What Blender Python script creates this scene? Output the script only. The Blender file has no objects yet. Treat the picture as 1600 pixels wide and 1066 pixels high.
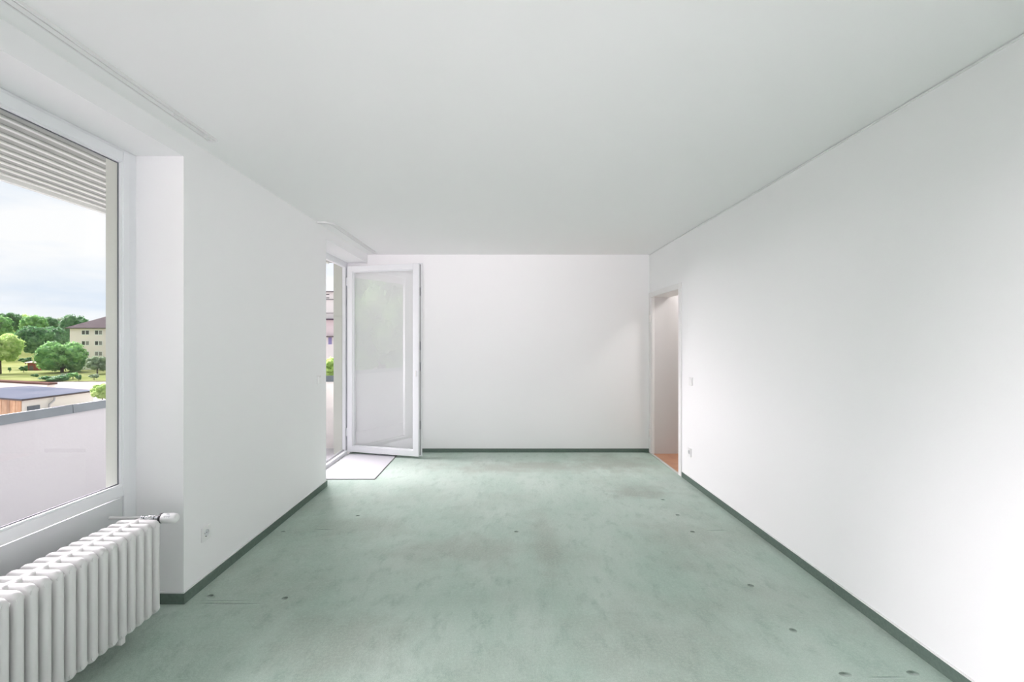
import bpy, bmesh, math, random
import numpy as np
from mathutils import Vector, Matrix

random.seed(7)
S = bpy.context.scene
COL = S.collection
R = math.radians

# ------------------------------------------------------------------ camera
EYE = 1.40
cam_d = bpy.data.cameras.new('camera')
cam_d.sensor_fit = 'HORIZONTAL'
cam_d.sensor_width = 36.0
cam_d.lens = 747.0 / 1600.0 * 36.0
cam_d.shift_x = (800 - 785) / 1600.0
cam_d.shift_y = (534 - 533) / 1600.0
cam_d.clip_start = 0.05
cam_d.clip_end = 2000
cam = bpy.data.objects.new('camera', cam_d)
cam.location = (0, 0, EYE)
cam.rotation_euler = (R(90), 0, 0)
COL.objects.link(cam)
S.camera = cam

# ------------------------------------------------------------------ colour management, light paths
S.view_settings.view_transform = 'Standard'
S.view_settings.look = 'None'
S.view_settings.gamma = 1.0
S.view_settings.use_curve_mapping = False
S.view_settings.exposure = 0.0
cy = S.cycles
cy.max_bounces = 14
cy.diffuse_bounces = 10
cy.glossy_bounces = 5
cy.transparent_max_bounces = 16
cy.sample_clamp_indirect = 6.0


def srgb(r, g, b):
    def f(c):
        c /= 255.0
        return c / 12.92 if c <= 0.04045 else ((c + 0.055) / 1.055) ** 2.4
    return (f(r), f(g), f(b), 1.0)


# ------------------------------------------------------------------ sky: bright broken cloud
W = bpy.data.worlds.new('world')
S.world = W
W.use_nodes = True
nt = W.node_tree
nt.nodes.clear()
out = nt.nodes.new('ShaderNodeOutputWorld')
bg = nt.nodes.new('ShaderNodeBackground')
tc = nt.nodes.new('ShaderNodeTexCoord')
mp = nt.nodes.new('ShaderNodeMapping')
mp.inputs['Scale'].default_value = (2.2, 2.2, 9.0)
mp.inputs['Location'].default_value = (0.35, 0.1, 0.2)
nz = nt.nodes.new('ShaderNodeTexNoise')
nz.inputs['Scale'].default_value = 1.3
nz.inputs['Detail'].default_value = 5
nz.inputs['Roughness'].default_value = 0.5
cr = nt.nodes.new('ShaderNodeValToRGB')
cr.color_ramp.elements[0].position = 0.36
cr.color_ramp.elements[0].color = srgb(222, 233, 247)
cr.color_ramp.elements[1].position = 0.60
cr.color_ramp.elements[1].color = srgb(252, 252, 253)
nt.links.new(tc.outputs['Generated'], mp.inputs['Vector'])
nt.links.new(mp.outputs[0], nz.inputs['Vector'])
nt.links.new(nz.outputs['Fac'], cr.inputs[0])
nt.links.new(cr.outputs[0], bg.inputs['Color'])
nt.links.new(bg.outputs[0], out.inputs[0])
bg.inputs['Strength'].default_value = 1.08

# sun spread wide by cloud, coming in over the balcony
sun_d = bpy.data.lights.new('sun', 'SUN')
sun_d.energy = 30.0
sun_d.angle = R(68)
sun_d.color = (1.0, 0.895, 0.955)
sun = bpy.data.objects.new('sun', sun_d)
d = Vector((0.73, -0.47, -0.39))
sun.rotation_euler = d.to_track_quat('-Z', 'Y').to_euler()
sun.location = (-20, 0, 12)
COL.objects.link(sun)

# unseen fill light added behind the camera, brightening the far end of the room
lb = bpy.data.lights.new('far_fill', 'AREA')
lb.shape = 'RECTANGLE'
lb.size, lb.size_y = 1.8, 1.0
lb.energy = 14.5
lb.color = (1.0, 0.89, 0.955)
lb.spread = R(46)
lbo = bpy.data.objects.new('far_fill', lb)
lbo.location = (0.1, -2.0, 1.6)
lbo.rotation_euler = Vector((-0.05, 1.0, 0.10)).to_track_quat('-Z', 'Y').to_euler()
COL.objects.link(lbo)
# unseen fill light added in the hall to brighten its walls
lh = bpy.data.lights.new('hall_fill', 'AREA')
lh.shape = 'DISK'
lh.size = 0.4
lh.energy = 17
lh.color = (1.0, 0.97, 0.97)
lho = bpy.data.objects.new('hall_fill', lh)
lho.location = (2.75, 5.45, 2.47)
COL.objects.link(lho)


# ------------------------------------------------------------------ materials
def mat(name, col, rough=0.6, metal=0.0, spec=0.5, bump=None, var=None):
    """principled; var=(scale, amount, colour2) noise mix; bump=(scale, strength, distance)"""
    m = bpy.data.materials.new(name)
    m.use_nodes = True
    t = m.node_tree
    b = t.nodes['Principled BSDF']
    b.inputs['Base Color'].default_value = col
    b.inputs['Roughness'].default_value = rough
    b.inputs['Metallic'].default_value = metal
    b.inputs['Specular IOR Level'].default_value = spec
    if var or bump:
        co = t.nodes.new('ShaderNodeTexCoord')
    if var:
        n = t.nodes.new('ShaderNodeTexNoise')
        n.inputs['Scale'].default_value = var[0]
        n.inputs['Detail'].default_value = 4
        t.links.new(co.outputs['Object'], n.inputs['Vector'])
        r = t.nodes.new('ShaderNodeMapRange')
        r.inputs[1].default_value = 0.35
        r.inputs[2].default_value = 0.65
        r.inputs[4].default_value = var[1]
        t.links.new(n.outputs['Fac'], r.inputs[0])
        mx = t.nodes.new('ShaderNodeMix')
        mx.data_type = 'RGBA'
        mx.inputs[6].default_value = col
        mx.inputs[7].default_value = var[2]
        t.links.new(r.outputs[0], mx.inputs[0])
        t.links.new(mx.outputs[2], b.inputs['Base Color'])
    if bump:
        n = t.nodes.new('ShaderNodeTexNoise')
        n.inputs['Scale'].default_value = bump[0]
        n.inputs['Detail'].default_value = 3
        t.links.new(co.outputs['Object'], n.inputs['Vector'])
        bp = t.nodes.new('ShaderNodeBump')
        bp.inputs['Strength'].default_value = bump[1]
        bp.inputs['Distance'].default_value = bump[2]
        t.links.new(n.outputs['Fac'], bp.inputs['Height'])
        t.links.new(bp.outputs[0], b.inputs['Normal'])
    return m


def glass_mat(name, k):
    m = bpy.data.materials.new(name)
    m.use_nodes = True
    t = m.node_tree
    t.nodes.clear()
    o = t.nodes.new('ShaderNodeOutputMaterial')
    tr = t.nodes.new('ShaderNodeBsdfTransparent')
    tr.inputs[0].default_value = (0.972, 0.98, 0.976, 1)
    gl = t.nodes.new('ShaderNodeBsdfGlossy')
    gl.inputs['Roughness'].default_value = 0.0
    # Schlick reflectance of the two-pane glazing, the same from either side
    lw_ = t.nodes.new('ShaderNodeLayerWeight')
    lw_.inputs['Blend'].default_value = 0.5
    fr = t.nodes.new('ShaderNodeMath')
    fr.operation = 'POWER'
    fr.inputs[1].default_value = 5.0
    t.links.new(lw_.outputs['Facing'], fr.inputs[0])
    mu = t.nodes.new('ShaderNodeMath')
    mu.operation = 'MULTIPLY_ADD'
    mu.use_clamp = True
    mu.inputs[1].default_value = 0.9
    mu.inputs[2].default_value = k
    mx = t.nodes.new('ShaderNodeMixShader')
    t.links.new(fr.outputs[0], mu.inputs[0])
    t.links.new(mu.outputs[0], mx.inputs[0])
    t.links.new(tr.outputs[0], mx.inputs[1])
    t.links.new(gl.outputs[0], mx.inputs[2])
    t.links.new(mx.outputs[0], o.inputs[0])
    return m


def foliage_mat(name, c1, c2):
    m = bpy.data.materials.new(name)
    m.use_nodes = True
    t = m.node_tree
    b = t.nodes['Principled BSDF']
    b.inputs['Roughness'].default_value = 0.7
    b.inputs['Specular IOR Level'].default_value = 0.2
    co = t.nodes.new('ShaderNodeTexCoord')
    n = t.nodes.new('ShaderNodeTexNoise')
    n.inputs['Scale'].default_value = 1.1
    n.inputs['Detail'].default_value = 6
    t.links.new(co.outputs['Object'], n.inputs['Vector'])
    r = t.nodes.new('ShaderNodeValToRGB')
    r.color_ramp.elements[0].position = 0.35
    r.color_ramp.elements[0].color = c1
    r.color_ramp.elements[1].position = 0.65
    r.color_ramp.elements[1].color = c2
    t.links.new(n.outputs['Fac'], r.inputs[0])
    t.links.new(r.outputs[0], b.inputs['Base Color'])
    tl = t.nodes.new('ShaderNodeBsdfTranslucent')
    t.links.new(r.outputs[0], tl.inputs[0])
    mx = t.nodes.new('ShaderNodeMixShader')
    mx.inputs[0].default_value = 0.35
    t.links.new(b.outputs[0], mx.inputs[1])
    t.links.new(tl.outputs[0], mx.inputs[2])
    t.links.new(mx.outputs[0], t.nodes['Material Output'].inputs[0])
    return m


def carpet_mat(name, wear):
    m = bpy.data.materials.new(name)
    m.use_nodes = True
    t = m.node_tree
    L = t.links.new
    b = t.nodes['Principled BSDF']
    b.inputs['Roughness'].default_value = 0.95
    b.inputs['Specular IOR Level'].default_value = 0.1
    b.inputs['Sheen Weight'].default_value = 0.4
    b.inputs['Sheen Roughness'].default_value = 0.5
    b.inputs['Sheen Tint'].default_value = (0.85, 0.95, 0.9, 1)
    co = t.nodes.new('ShaderNodeTexCoord')

    def noise(scale, detail, sc=(1, 1, 1), rough=0.55):
        v = co.outputs['Object']
        if sc != (1, 1, 1):
            q = t.nodes.new('ShaderNodeMapping')
            q.inputs['Scale'].default_value = sc
            L(v, q.inputs[0])
            v = q.outputs[0]
        n = t.nodes.new('ShaderNodeTexNoise')
        n.inputs['Scale'].default_value = scale
        n.inputs['Detail'].default_value = detail
        n.inputs['Roughness'].default_value = rough
        L(v, n.inputs['Vector'])
        return n.outputs['Fac']

    def rng(v, a, c, lo=0.0, hi=1.0):
        r = t.nodes.new('ShaderNodeMapRange')
        for i, x in enumerate((a, c, lo, hi)):
            r.inputs[i + 1].default_value = x
        L(v, r.inputs[0])
        return r.outputs[0]

    def mixc(f, a, c, mode='MIX'):
        x = t.nodes.new('ShaderNodeMix')
        x.data_type = 'RGBA'
        x.blend_type = mode
        for s, v in ((0, f), (6, a), (7, c)):
            if hasattr(v, 'links') or hasattr(v, 'is_linked'):
                L(v, x.inputs[s])
            else:
                x.inputs[s].default_value = v
        return x.outputs[2]
    base = CARPET
    c = mixc(rng(noise(2.0, 5, (1.2, 0.6, 1)), 0.35, 0.68), base, CARPET2)
    if wear:
        c = mixc(rng(noise(0.9, 6, (1.0, 1.0, 1), 0.6), 0.50, 0.72, 0, 0.55), c, CARPET_DIRT)
        c = mixc(rng(noise(7.0, 6, (1.6, 0.8, 1), 0.65), 0.52, 0.72, 0, 0.5), c, srgb(124, 144, 132))
        # trodden strip by the doors and the old furniture places: stains with shapes of their own
        geo = t.nodes.new('ShaderNodeNewGeometry')
        for (x, y, rx, ry, k) in STAINS:
            q = t.nodes.new('ShaderNodeMapping')
            q.vector_type = 'POINT'
            q.inputs['Scale'].default_value = (1 / rx, 1 / ry, 0)
            q.inputs['Location'].default_value = (-x / rx, -y / ry, 0)
            L(geo.outputs['Position'], q.inputs[0])
            ln = t.nodes.new('ShaderNodeVectorMath')
            ln.operation = 'LENGTH'
            L(q.outputs[0], ln.inputs[0])
            ad = t.nodes.new('ShaderNodeMath')
            ad.operation = 'ADD'
            L(ln.outputs['Value'], ad.inputs[0])
            L(rng(noise(4.5, 5), 0.3, 0.7, -0.45, 0.45), ad.inputs[1])
            c = mixc(rng(ad.outputs[0], 1.0, 0.2, 0, k), c, CARPET_DIRT)
    # pile
    pile = noise(260, 3)
    c = mixc(rng(pile, 0.3, 0.7, 0.0, 0.38), c, srgb(96, 122, 108))
    c = mixc(rng(noise(70, 3), 0.45, 0.75, 0, 0.25), c, srgb(196, 214, 202))
    L(c, b.inputs['Base Color'])
    h = rng(pile, 0, 1, 0, 0.6)
    bp0 = t.nodes.new('ShaderNodeBump')
    bp0.inputs['Strength'].default_value = 0.35
    bp0.inputs['Distance'].default_value = 0.006
    L(h, bp0.inputs['Height'])
    bp1 = t.nodes.new('ShaderNodeBump')
    bp1.inputs['Strength'].default_value = 0.5
    bp1.inputs['Distance'].default_value = 0.012
    L(noise(14, 5, (1.5, 0.8, 1), 0.6), bp1.inputs['Height'])
    L(bp0.outputs[0], bp1.inputs['Normal'])
    last = bp1
    if wear:
        # dents and pressed lines left by furniture feet: (x, y, half length x, half length y)
        hs = None
        for (x, y, rx, ry, wt) in DENTS:
            q = t.nodes.new('ShaderNodeMapping')
            q.inputs['Scale'].default_value = (1 / rx, 1 / ry, 0)
            q.inputs['Location'].default_value = (-x / rx, -y / ry, 0)
            L(geo.outputs['Position'], q.inputs[0])
            ln = t.nodes.new('ShaderNodeVectorMath')
            ln.operation = 'LENGTH'
            L(q.outputs[0], ln.inputs[0])
            v = rng(ln.outputs['Value'], 1.0, 0.2, 0, wt)
            if hs is None:
                hs = v
            else:
                a = t.nodes.new('ShaderNodeMath')
                a.operation = 'MAXIMUM'
                L(hs, a.inputs[0])
                L(v, a.inputs[1])
                hs = a.outputs[0]
        bp2 = t.nodes.new('ShaderNodeBump')
        bp2.invert = True
        bp2.inputs['Strength'].default_value = 1.0
        bp2.inputs['Distance'].default_value = 0.02
        L(hs, bp2.inputs['Height'])
        L(bp1.outputs[0], bp2.inputs['Normal'])
        last = bp2
        c = mixc(rng(hs, 0, 1, 0, 0.55), c, srgb(84, 108, 94))
        L(c, b.inputs['Base Color'])
    L(last.outputs[0], b.inputs['Normal'])
    return m


def on_carpet(px, py):
    y = EYE * 747 / (py - 534)
    return ((px - 785) * y / 747, y)


DENTS = [on_carpet(a, b) + (0.017, 0.017, 1.0) for a, b in ((807, 831), (1059, 805), (1082, 831), (1036, 781), (1173, 915), (1239, 985), (559, 806),
                                                       (445, 935), (442, 831), (328, 931))]
DENTS += [on_carpet(1321, 1054) + (0.026, 0.016, 0.9), on_carpet(1426, 1052) + (0.026, 0.016, 0.9)]
DENTS += [on_carpet(1385, 1059) + (0.10, 0.007, 0.3), on_carpet(360, 944) + (0.18, 0.010, 0.35), on_carpet(350, 939) + (0.15, 0.006, 0.25),
          on_carpet(505, 828) + (0.10, 0.012, 0.3), on_carpet(1120, 829) + (0.12, 0.010, 0.25)]


CARPET = srgb(166, 187, 174)
CARPET2 = srgb(186, 200, 190)
CARPET_DIRT = srgb(146, 147, 136)
STAINS = [(0.35, 5.35, 1.3, 0.30, 0.75), (1.35, 5.5, 0.5, 0.5, 0.6), (1.25, 4.45, 0.35, 0.22, 0.7),
          (-0.25, 3.2, 0.55, 0.35, 0.5), (-1.1, 3.6, 0.5, 0.3, 0.4), (0.75, 2.2, 0.6, 0.5, 0.35),
          (-0.75, 2.25, 0.4, 0.35, 0.45), (0.3, 3.4, 0.12, 0.7, 0.4), (1.2, 3.3, 0.35, 0.5, 0.35)]

M = {}
M['wall'] = mat('white_wall_paint', (0.91, 0.91, 0.915, 1), 0.85, spec=0.2, bump=(90, 0.06, 0.004))
M['ceiling'] = mat('white_ceiling_paint', (0.90, 0.90, 0.90, 1), 0.9, spec=0.15)
M['carpet'] = carpet_mat('worn_green_carpet', True)
M['carpet_strip'] = mat('green_carpet_strip', srgb(106, 122, 113), 0.95, spec=0.1, bump=(220, 0.4, 0.004),
                        var=(60, 0.4, srgb(86, 101, 94)))
M['white_trim'] = mat('white_trim', (0.86, 0.86, 0.86, 1), 0.5)
M['pvc'] = mat('white_window_plastic', (0.84, 0.855, 0.875, 1), 0.35)
M['panel'] = mat('pale_grey_panel', (0.72, 0.74, 0.75, 1), 0.5)
M['gasket'] = mat('grey_gasket', (0.12, 0.13, 0.15, 1), 0.6)
M['seal'] = mat('light_grey_seal', (0.42, 0.42, 0.43, 1), 0.6)
M['hardware'] = mat('steel_hardware', (0.45, 0.45, 0.46, 1), 0.35, metal=0.8)
M['glass'] = glass_mat('window_glass', 0.06)
M['leaf_glass'] = glass_mat('door_glass', 0.16)
M['radiator'] = mat('radiator_enamel', (0.72, 0.72, 0.715, 1), 0.35)
M['chrome'] = mat('valve_chrome', (0.7, 0.7, 0.72, 1), 0.2, metal=1.0)
M['black'] = mat('black_plastic', (0.03, 0.03, 0.035, 1), 0.4)
M['print'] = mat('grey_print', (0.35, 0.36, 0.4, 1), 0.6)
M['plastic'] = mat('white_switch_plastic', (0.86, 0.86, 0.86, 1), 0.35)
M['socket_hole'] = mat('socket_dark', (0.10, 0.10, 0.10, 1), 0.5)
M['rail'] = mat('white_rail', (0.80, 0.80, 0.80, 1), 0.4)
M['mat'] = mat('white_floor_sheet', (0.50, 0.51, 0.53, 1), 0.7, spec=0.2)
M['mat_edge'] = mat('dark_sheet_edge', (0.18, 0.19, 0.18, 1), 0.7)
M['door_paint'] = mat('white_door_frame_paint', (0.86, 0.85, 0.84, 1), 0.45)
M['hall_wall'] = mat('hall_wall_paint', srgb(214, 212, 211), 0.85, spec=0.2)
M['laminate'] = mat('orange_wood_floor', srgb(194, 146, 116), 0.45, var=(6, 0.6, srgb(174, 124, 96)))
M['facade'] = mat('beige_facade_render', srgb(204, 207, 198), 0.9, bump=(60, 0.2, 0.004))
M['parapet'] = mat('pale_parapet_render', srgb(164, 164, 170), 0.9, bump=(50, 0.2, 0.004))
M['zinc'] = mat('zinc_coping', srgb(104, 112, 119), 0.6, spec=0.25, var=(5, 0.6, srgb(88, 97, 104)))
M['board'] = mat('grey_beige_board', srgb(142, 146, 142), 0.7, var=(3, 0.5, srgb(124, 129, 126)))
M['edge_light_trim'] = mat('pale_trim_edge_light', srgb(196, 200, 197), 0.7)  # plain pale trim, and the edge light painted between the balcony boards
M['concrete'] = mat('balcony_concrete', srgb(200, 200, 204), 0.9, spec=0.0, var=(4, 0.5, srgb(188, 187, 192)))
M['lawn'] = mat('lawn', srgb(102, 113, 68), 0.95, spec=0.0, var=(0.12, 0.8, srgb(136, 142, 98)))
M['hill'] = mat('hill_meadow', srgb(112, 124, 70), 0.95, spec=0.0, var=(0.05, 0.8, srgb(142, 146, 98)))
M['paving'] = mat('pale_paving', srgb(150, 146, 144), 0.9, spec=0.0, var=(0.5, 0.5, srgb(136, 132, 130)))
M['cream'] = mat('cream_house_render', srgb(240, 226, 228), 0.9, spec=0.0)
M['house_white'] = mat('white_house_render', srgb(238, 234, 232), 0.9, spec=0.0)
M['roof_brown'] = mat('brown_roof_tiles', srgb(98, 91, 92), 0.85, spec=0.0, var=(0.8, 0.6, srgb(80, 74, 76)), bump=(6, 0.5, 0.1))
M['eave'] = mat('dark_eave', srgb(92, 80, 78), 0.8)
M['win_frame'] = mat('house_window_white', srgb(240, 240, 240), 0.5)
M['pane_dark'] = mat('house_pane_dark', srgb(70, 66, 76), 0.15)
M['pane_mid'] = mat('house_pane_curtained', srgb(140, 134, 138), 0.2)
M['garage_roof'] = mat('bluish_flat_roof', srgb(96, 101, 110), 0.8, spec=0.0, var=(0.25, 0.8, srgb(80, 87, 98)))
M['garage_wall'] = mat('off_white_garage_wall', srgb(238, 234, 224), 0.9, spec=0.0)
M['plank'] = mat('orange_wood_plank', srgb(204, 164, 126), 0.7, var=(1.5, 0.8, srgb(172, 124, 84)))
_t = M['plank'].node_tree
_oi = _t.nodes.new('ShaderNodeObjectInfo')
_hs = _t.nodes.new('ShaderNodeHueSaturation')
_mr = _t.nodes.new('ShaderNodeMapRange')
_mr.inputs[3].default_value = 0.65
_mr.inputs[4].default_value = 1.15
_lk = _t.nodes['Principled BSDF'].inputs['Base Color'].links[0].from_socket
_t.links.new(_oi.outputs['Random'], _mr.inputs[0])
_t.links.new(_mr.outputs[0], _hs.inputs['Value'])
_t.links.new(_lk, _hs.inputs['Color'])
_t.links.new(_hs.outputs[0], _t.nodes['Principled BSDF'].inputs['Base Color'])
M['redbrown'] = mat('red_brown_roof_edge', srgb(92, 72, 66), 0.7, spec=0.0)
M['red_hut'] = mat('dark_red_hut', srgb(138, 66, 58), 0.8)
M['hut_roof'] = mat('pale_pink_hut_roof', srgb(226, 200, 196), 0.8, spec=0.0)
M['bark'] = mat('bark', srgb(84, 72, 60), 0.95)
M['slab_dark'] = mat('dark_balcony_edge', srgb(82, 62, 80), 0.7)
M['blind'] = mat('lilac_blind', srgb(150, 144, 190), 0.7)
F_DARK = foliage_mat('foliage_dark', srgb(58, 104, 66), srgb(104, 150, 96))
F_MID = foliage_mat('foliage_mid', srgb(92, 148, 84), srgb(152, 198, 122))
F_LIGHT = foliage_mat('foliage_light', srgb(150, 186, 96), srgb(206, 226, 150))
F_GREY = foliage_mat('foliage_grey', srgb(112, 136, 108), srgb(164, 182, 148))


# ------------------------------------------------------------------ mesh helpers
class MB:
    def __init__(s):
        s.v, s.f = [], []

    def add(s, vs, fs):
        n = len(s.v)
        s.v += [tuple(v) for v in vs]
        s.f += [tuple(i + n for i in f) for f in fs]
        return s

    def box(s, x0, x1, y0, y1, z0, z1):
        return s.add([(x0, y0, z0), (x1, y0, z0), (x1, y1, z0), (x0, y1, z0),
                      (x0, y0, z1), (x1, y0, z1), (x1, y1, z1), (x0, y1, z1)],
                     [(0, 3, 2, 1), (4, 5, 6, 7), (0, 1, 5, 4), (1, 2, 6, 5), (2, 3, 7, 6), (3, 0, 4, 7)])

    def prism(s, poly, z0, z1):
        n = len(poly)
        vs = [(x, y, z0) for x, y in poly] + [(x, y, z1) for x, y in poly]
        fs = [tuple(range(n - 1, -1, -1)), tuple(range(n, 2 * n))]
        fs += [(i, (i + 1) % n, n + (i + 1) % n, n + i) for i in range(n)]
        return s.add(vs, fs)

    def rings(s, rs, closed=False, caps=True):
        """loft through rings (lists of points, equal length)"""
        n = len(rs[0])
        vs = [p for r in rs for p in r]
        fs = []
        m = len(rs)
        for k in range(m if closed else m - 1):
            a, b = k * n, ((k + 1) % m) * n
            for i in range(n):
                j = (i + 1) % n
                fs.append((a + i, a + j, b + j, b + i))
        if caps and not closed:
            fs.append(tuple(range(n - 1, -1, -1)))
            fs.append(tuple((m - 1) * n + i for i in range(n)))
        return s.add(vs, fs)

    def cyl(s, p0, p1, r0, r1=None, n=16):
        r1 = r0 if r1 is None else r1
        p0, p1 = Vector(p0), Vector(p1)
        a = (p1 - p0).normalized()
        u = a.orthogonal().normalized()
        w = a.cross(u)
        rs = []
        for p, r in ((p0, r0), (p1, r1)):
            rs.append([tuple(p + r * (math.cos(t) * u + math.sin(t) * w)) for t in [2 * math.pi * i / n for i in range(n)]])
        return s.rings(rs)

    def lathe(s, p0, axis, prof, n=20):
        """profile [(t along axis, radius)]"""
        p0, a = Vector(p0), Vector(axis).normalized()
        u = a.orthogonal().normalized()
        w = a.cross(u)
        rs = [[tuple(p0 + a * t + r * (math.cos(q) * u + math.sin(q) * w)) for q in [2 * math.pi * i / n for i in range(n)]]
              for t, r in prof]
        return s.rings(rs)

    def build(s, name, material, parent=None, bevel=0.0, smooth=False, segs=2, loc=(0, 0, 0)):
        me = bpy.data.meshes.new(name)
        me.from_pydata(s.v, [], s.f)
        bm = bmesh.new()
        bm.from_mesh(me)
        bmesh.ops.recalc_face_normals(bm, faces=bm.faces)
        if bevel:
            es = [e for e in bm.edges if len(e.link_faces) == 2 and e.calc_face_angle(0) > 0.6]
            bmesh.ops.bevel(bm, geom=es, offset=bevel, segments=segs, affect='EDGES', profile=0.5)
        bm.to_mesh(me)
        bm.free()
        if smooth:
            me.polygons.foreach_set('use_smooth', [True] * len(me.polygons))
            try:
                me.set_sharp_from_angle(angle=R(40))
            except Exception:
                pass
        me.materials.append(material)
        o = bpy.data.objects.new(name, me)
        o.location = loc
        COL.objects.link(o)
        if parent:
            o.parent = parent
        return o


def tag(o, label=None, cat=None, group=None, kind=None):
    for k, v in (('label', label), ('category', cat), ('group', group), ('kind', kind)):
        if v:
            o[k] = v
    return o


def empty(name, loc=(0, 0, 0), label=None, cat=None, group=None, kind=None):
    o = bpy.data.objects.new(name, None)
    o.empty_display_size = 0.1
    o.location = loc
    COL.objects.link(o)
    return tag(o, label, cat, group, kind)


def copy_tree(o, parent=None):
    c = o.copy()
    COL.objects.link(c)
    if parent:
        c.parent = parent
    for ch in list(o.children):
        copy_tree(ch, c)
    return c


# ------------------------------------------------------------------ dimensions
XL, XF, XO = -1.704, -1.957, -2.020      # room face of left wall, face of window frames, outer face
XR = 1.861
YB, Y0 = 6.045, -2.3
H = 2.50
LINT = 2.392
YW0, YW1 = -0.7, 2.556                  # window niche
YD0 = 4.62                              # balcony door niche runs from here to the back wall
XRO = 2.085                             # hall side of right wall
YH0, YH1 = 5.03, 5.972                  # hall doorway
HH = 1.953

# ------------------------------------------------------------------ room shell
fl = MB().box(XO + 0.1, XR, Y0, YB, -0.05, 0.0).build('floor', M['carpet'])
tag(fl, 'worn sage green wall-to-wall carpet with stains and furniture dents', 'floor', kind='structure')
ce = MB().box(XL - 0.01, XR, Y0, YB, H, H + 0.2).build('ceiling', M['ceiling'])
tag(ce, 'plain white ceiling over the empty room', 'ceiling', kind='structure')
w = MB()
w.box(XO, XL, YW1, YD0, -0.05, LINT)
w.box(XO, XL, Y0, YW0, -0.05, LINT)
w.box(XO, XL, Y0, YB, LINT, H + 0.2)
w.box(XO, XF - 0.004, YD0, 4.88, -0.05, LINT)
wl = w.build('wall_left', M['wall'])
tag(wl, 'white left wall with deep window niche and balcony door niche', 'wall', kind='structure')
wb = MB().box(XO, XR + 0.02, YB, YB + 0.25, -0.05, H + 0.2).build('wall_back', M['wall'])
tag(wb, 'bare white end wall behind the open balcony door', 'wall', kind='structure')
w = MB()
w.box(XR, XRO, Y0, YH0 - 0.02, -0.05, H + 0.2)
w.box(XR, XRO, YH0 - 0.02, YB, HH + 0.02, H + 0.2)
w.box(XR, XRO, YH1 + 0.018, YB, -0.05, HH + 0.02)
wr = w.build('wall_right', M['wall'])
tag(wr, 'long bare white wall on the right', 'wall', kind='structure')
wf = MB().box(XO, XRO, Y0 - 0.2, Y0, -0.05, H + 0.2).build('wall_front', M['wall'])
tag(wf, 'white wall behind the photographer', 'wall', kind='structure')

# baseboards: carpet strip with white capping
def baseboard(name, label, x0, x1, y0, y1, h=0.050, c=None):
    b = MB().box(x0, x1, y0, y1, 0, h).build(name, M['carpet_strip'], bevel=0.002)
    tag(b, label, 'baseboard', kind='structure')
    if c:
        MB().box(*c, h, h + 0.008).build('capping', M['white_trim'], b)
    return b


baseboard('baseboard_back', 'dark green carpet baseboard along the end wall', XF + 0.06, XR, YB - 0.010, YB, 0.048)
baseboard('baseboard_right', 'green carpet baseboard along the right wall', XR - 0.010, XR, Y0, 4.943, 0.055,
          (XR - 0.006, XR, Y0, 4.943))
baseboard('baseboard_left', 'green carpet baseboard along the pillar between window and balcony door', XL, XL + 0.010, YW1, YD0 + 0.01, 0.056,
          (XL, XL + 0.006, YW1, YD0 + 0.006))
baseboard('baseboard_niche', 'green carpet baseboard on the side of the radiator niche', XF, XL + 0.010, YW1 - 0.010, YW1, 0.056,
          (XF, XL + 0.006, YW1 - 0.006, YW1))

tr = MB().box(XR - 0.007, XR, Y0, YB, H - 0.012, H - 0.004).build('trim_1', M['white_trim'])
tag(tr, 'thin white sealing bead between right wall and ceiling', 'trim', kind='structure')

# ------------------------------------------------------------------ window_1
win = empty('window_1', (XF, (YW0 + YW1) / 2, 0), 'large white fixed window above the radiator with view to houses and trees', 'window', kind='structure')
win_o = Vector(win.location)


def wpart(mb, name, material, parent=win, **k):
    o = mb.build(name, material, None, **k)
    o.parent = parent
    off = Vector((0, 0, 0))
    q = parent
    while q:
        off += Vector(q.location)
        q = q.parent
    o.location = -off
    return o


XFo = -2.00
wpart(MB().box(XFo, XF, YW1 - 0.082, YW1, 0, LINT), 'frame_side', M['pvc'], bevel=0.003)
wpart(MB().box(XFo, XF, YW0, YW0 + 0.082, 0, LINT), 'frame_side', M['pvc'], bevel=0.003)
wpart(MB().box(XFo, XF, YW0 + 0.082, YW1 - 0.082, 2.34, LINT), 'frame_top', M['pvc'], bevel=0.003)
SX0, SX1 = -1.971, -1.942
ys0, ys1 = YW0 + 0.061, YW1 - 0.061
zs0, zs1 = 0.607, 2.374
sw = 0.045
wpart(MB().box(SX0, SX1, ys1 - sw, ys1, zs0, zs1), 'sash_side', M['pvc'], bevel=0.004)
wpart(MB().box(SX0, SX1, ys0, ys0 + sw, zs0, zs1), 'sash_side', M['pvc'], bevel=0.004)
wpart(MB().box(SX0, SX1, ys0 + sw, ys1 - sw, zs0, zs0 + 0.056), 'sash_bottom', M['pvc'], bevel=0.004)
wpart(MB().box(SX0, SX1, ys0 + sw, ys1 - sw, zs1 - 0.052, zs1), 'sash_top', M['pvc'], bevel=0.004)
gy0, gy1, gz0, gz1 = ys0 + sw, ys1 - sw, zs0 + 0.056, zs1 - 0.052
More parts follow.
